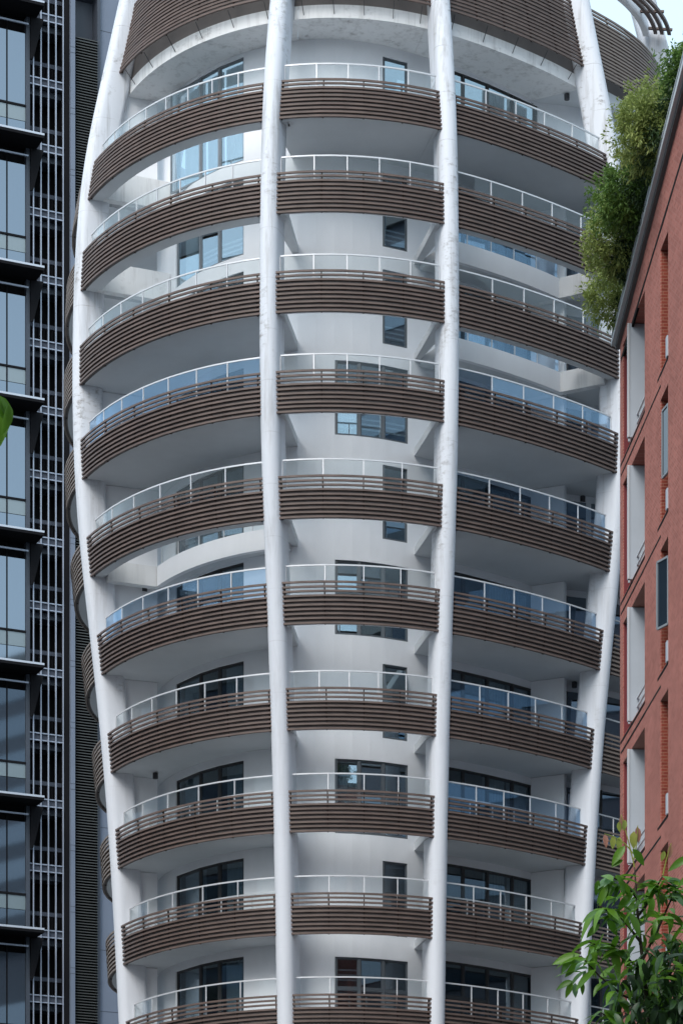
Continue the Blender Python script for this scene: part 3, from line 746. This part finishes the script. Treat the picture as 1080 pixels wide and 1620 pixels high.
# roof edge
mb = MB(); bbox(mb, -.14, S_END, 0, 0, -.5, .10, (roof(-.14) - .05, roof(S_END) - .05, roof(-.14) + .14, roof(S_END) + .14)); mb.build('flashing', 'gutterdark', brick)
for i, (o0, o1, z0, z1) in enumerate(((.08, .20, .06, .20), (.05, .16, .21, .29), (-.5, .20, .30, .34))):
    mb = MB(); bbox(mb, -.20, S_END, 0, 0, o0, o1, (roof(-.2) + z0, roof(S_END) + z0, roof(-.2) + z1, roof(S_END) + z1)); mb.build('gutter', 'gutter', brick)
mb = MB(); bbox(mb, -.1, S_END, 0, 0, -9, -.5, (roof(-.1) - .1, roof(S_END) - .1, roof(-.1) + .05, roof(S_END) + .05)); mb.build('roof', 'gutterdark', brick)

# ================================================================== PLANTS
def tube(mb, pts, r0, r1, n=7):
    loops = []
    for i, p in enumerate(pts):
        p = Vector(p); a = Vector(pts[max(0, i - 1)]); b = Vector(pts[min(len(pts) - 1, i + 1)]); t = (b - a).normalized()
        u = t.cross(Vector((0.3, 1, .2))).normalized(); v = t.cross(u); r = r0 + (r1 - r0) * i / (len(pts) - 1)
        loops.append([p + u * (r * math.cos(q)) + v * (r * math.sin(q)) for q in lin(0, 2 * math.pi, n)[:-1]])
    mb.strip(loops)
def bez(a, b, c, n=8):
    a, b, c = Vector(a), Vector(b), Vector(c); return [(a * (1 - t)**2 + b * 2 * t * (1 - t) + c * t * t) for t in lin(0, 1, n)]
def rnd(rg=1.0): return random.uniform(-rg, rg)
def crown(mb, c, rad, nclump, nleaf, ls, droop=.3):
    """leafy crown: many small leaf faces in clumps on and inside an uneven ellipsoid"""
    c = Vector(c)
    for _ in range(nclump):
        d = Vector((random.gauss(0, 1), random.gauss(0, 1), random.gauss(0, 1))).normalized()
        q = c + Vector((d.x * rad[0], d.y * rad[1], d.z * rad[2])) * (random.random() ** .38) * random.uniform(.8, 1.15)
        cr = random.uniform(.07, .2)
        for _ in range(nleaf):
            p = q + Vector((rnd(), rnd(), rnd())) * cr
            if p.z < roof((K0 - p).dot(e_)) + .22 + .25 * max(0, (p - BP(0, 0)).dot(m_)): continue
            dr = (d * .6 + Vector((rnd(), rnd(), rnd() - droop))).normalized(); up = Vector((rnd(), rnd(), rnd() + .8)).normalized()
            sd_ = dr.cross(up).normalized(); l = ls * random.uniform(.6, 1.3); wd = l * .17
            n = len(mb.v); mb.v += [tuple(p), tuple(p + dr * l * .5 + sd_ * wd), tuple(p + dr * l - up * l * .12), tuple(p + dr * l * .5 - sd_ * wd)]
            mb.f.append((n, n + 1, n + 2, n + 3))
def roofplant(s, o, lift, spec, label, name):
    base = BP(s, roof(s) + .02, o); root = thing(name, base, label, 'shrub', 'shrubs along the brick roof edge')
    allc = [c for _, c, _, _ in spec]
    tm = MB()
    for _, dc, rad, _ in spec:
        tgt = base + Vector(dc)
        for _ in range(3): tube(tm, bez(base + Vector((rnd(.1), rnd(.15), 0)), base + Vector((rnd(.2) - .1, rnd(.4), dc[2] * .6)), tgt + Vector((rnd(.3), rnd(.4), rnd(.3)))), .04, .012, 5)
    tm.build('stem', 'trunk', root)
    for m, dc, rad, nn in spec:
        mb = MB(); crown(mb, base + Vector(dc), (rad[0] * 1.12, rad[1] * 1.05, rad[2] * 1.1), int(nn * 1.5), 30, .115); mb.build('crown', m, root, fix=False)
roofplant(.55, -.25, 0, [('shrub_lime', (-.45, 0, .75), (.75, .6, .95), 130), ('shrub_shade', (.1, -.1, .45), (.5, .6, .6), 40)], 'thin lime green shrub at the low corner of the brick roof', 'roof_shrub')
roofplant(2.3, -.3, 0, [('shrub_lime', (-.62, 0, 1.0), (.85, .9, 1.15), 230), ('shrub_shade', (-.2, 0, .8), (.62, .9, .85), 200)], 'pale lime leafy shrub overhanging the brick roof edge', 'roof_shrub')
roofplant(4.1, -.3, 0, [('shrub_green', (-.75, .2, 1.0), (.8, .8, .75), 190), ('shrub_shade', (-.25, 0, .9), (.65, .9, .95), 230)], 'deep green shrub with dark shaded inner leaves on the brick roof', 'roof_shrub')
roofplant(6.0, -.3, 0, [('shrub_lime', (-.6, 0, 1.15), (.8, 1.0, 1.05), 230), ('shrub_shade', (-.15, 0, .8), (.62, 1.0, .85), 200)], 'bushy yellow-green shrub high up the brick roof slope', 'roof_shrub')
roofplant(7.6, -.35, 0, [('shrub_green', (-.15, 0, 1.35), (.5, .6, .55), 90), ('shrub_shade', (.0, 0, .8), (.5, .7, .8), 60)], 'topmost bright green shrub against the sky on the brick roof', 'roof_shrub')

# foreground tree: individual long leaves
LEAF = []
def leaf_mesh(name, m, L=.15, W=.046, droop=.35, fold=.25):
    v, f = [], []; n = 6
    for i in range(n + 1):
        u = i / n; wd = W / 2 * math.sin(math.pi * (u ** .8)) ** .85 if 0 < i < n else 0.0008
        y = L * u * (1 - .10 * u); z = -droop * L * u * u
        v += [(-wd, y, z + fold * wd), (0, y, z), (wd, y, z + fold * wd)]
    for i in range(n):
        a = 3 * i; f += [(a, a + 1, a + 4, a + 3), (a + 1, a + 2, a + 5, a + 4)]
    me = bpy.data.meshes.new(name); me.from_pydata(v, [], f); me.materials.append(M[m])
    me.polygons.foreach_set('use_smooth', [True] * len(me.polygons)); return me
M['leafpale'] = leafmat('pale_leaf_underside', (0.16, 0.30, 0.12), (0.24, 0.40, 0.20), .3, .4)
LM = {'g': [leaf_mesh('leaf', m_l, L_, W_, d, .3) for d, L_, W_, m_l in ((.1, .15, .05, 'leaf'), (.3, .155, .047, 'leaf'), (.55, .16, .052, 'leaf'), (.4, .13, .046, 'leaf'), (.75, .15, .045, 'leaf'), (.2, .11, .042, 'leaf'), (.35, .12, .048, 'leafpale'))],
      'p': [leaf_mesh('leaf', 'leafpink', .10, .036, d, .5) for d in (.1, .3)], 'y': [leaf_mesh('leaf', 'leafyellow', .10, .042, d, .4) for d in (.1, .3)]}
def leaf_rot(d, up=None):
    d = Vector(d).normalized(); up = Vector(up) if up else Vector((rnd(.5), rnd(.5) - .25, 1))
    x = d.cross(up).normalized(); z = x.cross(d)
    return Matrix((x, d, z)).transposed().to_4x4()
def put_leaf(parent, kind, p, d, sc=1.0, up=None):
    o = bpy.data.objects.new('leaf', random.choice(LM[kind])); COL.objects.link(o); o.parent = parent
    o.matrix_basis = Matrix.Translation(Vector(p) - parent_org(parent)) @ leaf_rot(d, up) @ Matrix.Scale(sc, 4); return o
TYF = 14.0
tb_ = Vector((at(1052, 0, TYF).x, TYF, 0))
ftree = thing('young_tree', tb_, 'young tree with long drooping green leaves and pink new shoots', 'tree')
mb = MB(); stem_top = at(1002, 1372, TYF)
trunk_pts = bez(tb_, tb_ + Vector((.05, .05, 1.8)), at(1040, 1780, TYF), 8)
tube(mb, trunk_pts, .055, .034, 9); mb.build('trunk', 'trunk', ftree, smooth=True)
BR = [  # branches as pixel polylines (x, y, depth offset)
    [(1040, 1780, 0), (1024, 1600, .02), (1008, 1450, 0), (1003, 1372, 0)],
    [(1022, 1590, .02), (985, 1575, -.1), (948, 1545, -.15), (918, 1512, -.18)],
    [(1012, 1490, 0), (985, 1455, -.1), (960, 1440, -.15), (945, 1432, -.15)],
    [(1015, 1520, 0), (1040, 1470, .1), (1062, 1420, .1), (1078, 1395, .1)],
    [(1008, 1450, 0), (1030, 1420, .1), (1042, 1395, .1), (1048, 1385, .1)],
    [(1025, 1600, 0), (1060, 1540, -.1), (1090, 1490, -.1), (1110, 1450, 0)],
    [(1018, 1540, 0), (985, 1510, .1), (955, 1500, .12), (930, 1490, .1)],
    [(1032, 1690, 0), (1000, 1640, -.1), (965, 1610, -.15), (945, 1600, -.1)],
    [(1035, 1720, 0), (1085, 1640, 0), (1130, 1560, 0), (1150, 1500, 0)],
    [(1006, 1420, 0), (985, 1395, -.1), (968, 1388, -.15), (958, 1386, -.15)]]
nleaf = 0
for bi, pl in enumerate(BR):
    pts = [at(x, y, TYF + dz) for x, y, dz in pl]
    dense = []
    for i in range(len(pts) - 1):
        for j in range(6): dense.append(pts[i].lerp(pts[i + 1], j / 6))
    dense.append(pts[-1])
    mb = MB(); tube(mb, dense, .015 if bi == 0 else .007, .003, 6); mb.build('branch', 'trunk', ftree, smooth=True)
    nb = 36 if bi == 0 else (26 if bi in (5, 8) else (25 if bi < 8 else 16))
    for i in range(nb):
        u = random.uniform(.32, 1.0) if bi else random.uniform(.35, .97)
        p = dense[min(len(dense) - 1, int(u * (len(dense) - 1)))] + Vector((rnd(.03), rnd(.08), rnd(.03)))
        t = (pts[-1] - pts[0]).normalized(); side = Vector((1 if i % 2 else -1, rnd(.9), 0))
        d = t * .35 + side * random.uniform(.4, .9) + Vector((0, rnd(.6), random.uniform(-.95, .15)))
        put_leaf(ftree, 'g', p, d, random.uniform(.7, 1.1)); nleaf += 1
def cluster(items, kind, Y=TYF):
    for (x0, y0, x1, y1, s_) in items:
        a, b = at(x0, y0, Y), at(x1, y1, Y); d = b - a + Vector((0, rnd(.02), 0))
        put_leaf(ftree, kind, a, d, d.length / (.155 * .92 if kind == 'g' else .092), (rnd(.5), -1, .35))
# leaves the photograph shows clear of the mass
cluster([(917, 1510, 870, 1524, 1), (908, 1508, 885, 1540, 1), (918, 1518, 893, 1545, 1), (925, 1535, 922, 1552, 1), (905, 1552, 874, 1563, 1), (904, 1553, 893, 1582, 1),
         (909, 1555, 909, 1584, 1), (920, 1552, 922, 1574, 1), (928, 1520, 945, 1545, 1), (948, 1462, 921, 1484, 1), (946, 1392, 940, 1420, 1), (968, 1398, 931, 1438, 1),
         (985, 1360, 965, 1372, 1), (988, 1338, 965, 1370, 1), (1000, 1343, 1025, 1372, 1), (1090, 1355, 1055, 1374, 1), (1092, 1385, 1066, 1402, 1), (960, 1400, 945, 1432, 1)], 'g', TYF - .15)
cluster([(956, 1320, 958, 1342, 1), (981, 1291, 984, 1312, 1), (1007, 1308, 1010, 1333, 1), (1060, 1336, 1058, 1358, 1)], 'p')
cluster([(970, 1322, 968, 1343, 1), (979, 1324, 978, 1346, 1), (978, 1300, 980, 1316, 1), (988, 1297, 985, 1315, 1), (1002, 1315, 1000, 1342, 1), (1050, 1346, 1046, 1362, 1)], 'y')
mb = MB()
for a, b, c in (((1003, 1372), (996, 1340), (982, 1289)), ((1000, 1350), (985, 1325), (955, 1319)), ((1002, 1360), (1008, 1330), (1008, 1306)), ((1048, 1385), (1052, 1360), (1061, 1334))):
    mb = MB(); tube(mb, bez(at(*a, TYF), at(*b, TYF), at(*c, TYF), 6), .004, .002, 5); mb.build('shoot', 'leafyellow', ftree)
# dense inner foliage, shade put into its dark colour: too many to count
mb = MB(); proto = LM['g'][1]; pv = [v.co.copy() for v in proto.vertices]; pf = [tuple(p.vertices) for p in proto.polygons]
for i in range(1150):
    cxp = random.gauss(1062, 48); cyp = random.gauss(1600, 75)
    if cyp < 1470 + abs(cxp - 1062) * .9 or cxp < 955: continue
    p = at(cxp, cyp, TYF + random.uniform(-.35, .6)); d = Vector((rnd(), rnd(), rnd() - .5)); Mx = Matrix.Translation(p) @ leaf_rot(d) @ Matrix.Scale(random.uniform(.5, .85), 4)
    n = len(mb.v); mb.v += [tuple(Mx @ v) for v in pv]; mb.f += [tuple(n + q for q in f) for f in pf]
mb.build('foliage', 'leafshade', ftree, smooth=True, kind='stuff', fix=False)

mb = MB()
for i in range(120):
    cxp = random.gauss(1040, 55); cyp = random.gauss(1500, 62)
    if cyp < 1395 + abs(cxp - 1015) * .75 or cxp < 925: continue
    p = at(cxp, cyp, TYF + random.uniform(-.35, .2)); d = Vector((rnd() + (-.4 if cxp < 1020 else .3), rnd(), rnd(.6) - .45)); Mx = Matrix.Translation(p) @ leaf_rot(d) @ Matrix.Scale(random.uniform(.5, .85), 4)
    n = len(mb.v); mb.v += [tuple(Mx @ v) for v in pv]; mb.f += [tuple(n + q for q in f) for f in pf]
mb.build('foliage', 'leaf', ftree, smooth=True, kind='stuff', fix=False)

# overhanging branch of a street tree, left
TYL = 10.5
tl0 = Vector((at(-230, 0, TYL).x, TYL, 0))
ltree = thing('street_tree', tl0, 'glossy green leaf tip of a branch hanging in beside the office tower', 'tree')
mb = MB(); tube(mb, bez(tl0, tl0 + Vector((-.1, 0, 3)), at(-200, 500, TYL), 10), .07, .03, 9); mb.build('trunk', 'trunk', ltree, smooth=True)
mb = MB(); tube(mb, bez(at(-200, 500, TYL), at(-90, 470, TYL), at(-8, 632, TYL), 10), .02, .004, 6); mb.build('branch', 'trunk', ltree, smooth=True)
LM['b'] = [leaf_mesh('leaf', 'leaf', .17, .060, d, .35) for d in (.25, .4)]
def lcl(x0, y0, x1, y1, dy=0, up=(.2, -1, .3)):
    a, b = at(x0, y0, TYL + dy), at(x1, y1, TYL + dy); put_leaf(ltree, 'b', a, b - a, (b - a).length / .152, up)
lcl(0, 626, 22, 664, -.02, (.5, -1, .4)); lcl(15, 638, 11, 686, -.03, (.9, -.8, .2)); lcl(16, 642, -4, 698, .02, (-.2, -1, .1)); lcl(-24, 618, 12, 652, -.05, (.1, -1, .5)); lcl(-14, 640, 4, 690, .05, (-.6, -1, .2))
for i in range(40):
    u = random.uniform(.2, .9); p = bez(at(-200, 500, TYL), at(-90, 470, TYL), at(-8, 632, TYL), 20)[int(u * 20)]
    if CX + F * p.x / p.y > -55: continue
    put_leaf(ltree, 'b', p, Vector((rnd(), rnd(), rnd() - .6)), random.uniform(.7, 1.0))

# ================================================================== UNSEEN BLOCKS (added outside the view to darken the glass reflections)
def block(name, x0, x1, y0, y1, h, label, face):
    root = thing(name, ((x0 + x1) / 2, (y0 + y1) / 2, 0), label, 'building')
    mb = MB(); mb.box(x0, x1, y0, y1, 0, h); mb.build('wall', 'coolgrey', root)
    mb = MB(); mb.box(x0 - .4, x1 + .4, y0 - .4, y1 + .4, h, h + 1.2); mb.build('roof', 'gutterdark', root)
    z = 4.0; 
    while z < h - 3:
        mb = MB()
        if face == 'n': mb.box(x0 + 1, x1 - 1, y1 - .2, y1 + .06, z, z + 2.0)
        elif face == 'w': mb.box(x0 - .06, x0 + .2, y0 + 1, y1 - 1, z, z + 2.0)
        else: mb.box(x1 - .2, x1 + .06, y0 + 1, y1 - 1, z, z + 2.0)
        mb.build('window_band', 'oglass', root); z += 3.6
block('reflection_block', -46, 46, -75, -45, 66, 'unseen long grey slab added behind the viewer to darken window reflections', 'n')
block('reflection_block', 80, 150, -40, 44, 90, 'unseen tall grey block added to darken reflections in the office glass', 'w')
block('reflection_block', 30, 62, 50, 135, 46, 'unseen low grey block added beyond the brick building to darken tower windows', 'w')
block('reflection_block', -66, -36, 50, 118, 42, 'unseen grey block added left of the white tower to darken its windows', 'e')

# ================================================================== balcony chair
zf = HK[3] - BAND + .29; cp = P(.98, Rslat(zf) - .95, zf)
ch = thing('folding_chair', cp, 'small black folding chair on a balcony behind the lime shrub', 'chair')
for dx, dy, hh in ((-.2, -.2, .86), (.2, -.2, .86), (-.2, .2, .45), (.2, .2, .45)):
    mb = MB(); mb.bar(cp + Vector((dx, dy, 0)), cp + Vector((dx, dy, hh)), .03, .03, (1, 0, 0)); mb.build('leg', 'lamp', ch)
mb = MB(); mb.box(cp.x - .22, cp.x + .22, cp.y - .18, cp.y + .22, cp.z + .43, cp.z + .47); mb.build('seat', 'lamp', ch)
for zz in (.58, .69, .80):
    mb = MB(); mb.bar(cp + Vector((-.19, -.2, zz)), cp + Vector((.19, -.2, zz)), .07, .02, (0, 1, 0)); mb.build('back_slat', 'lamp', ch)
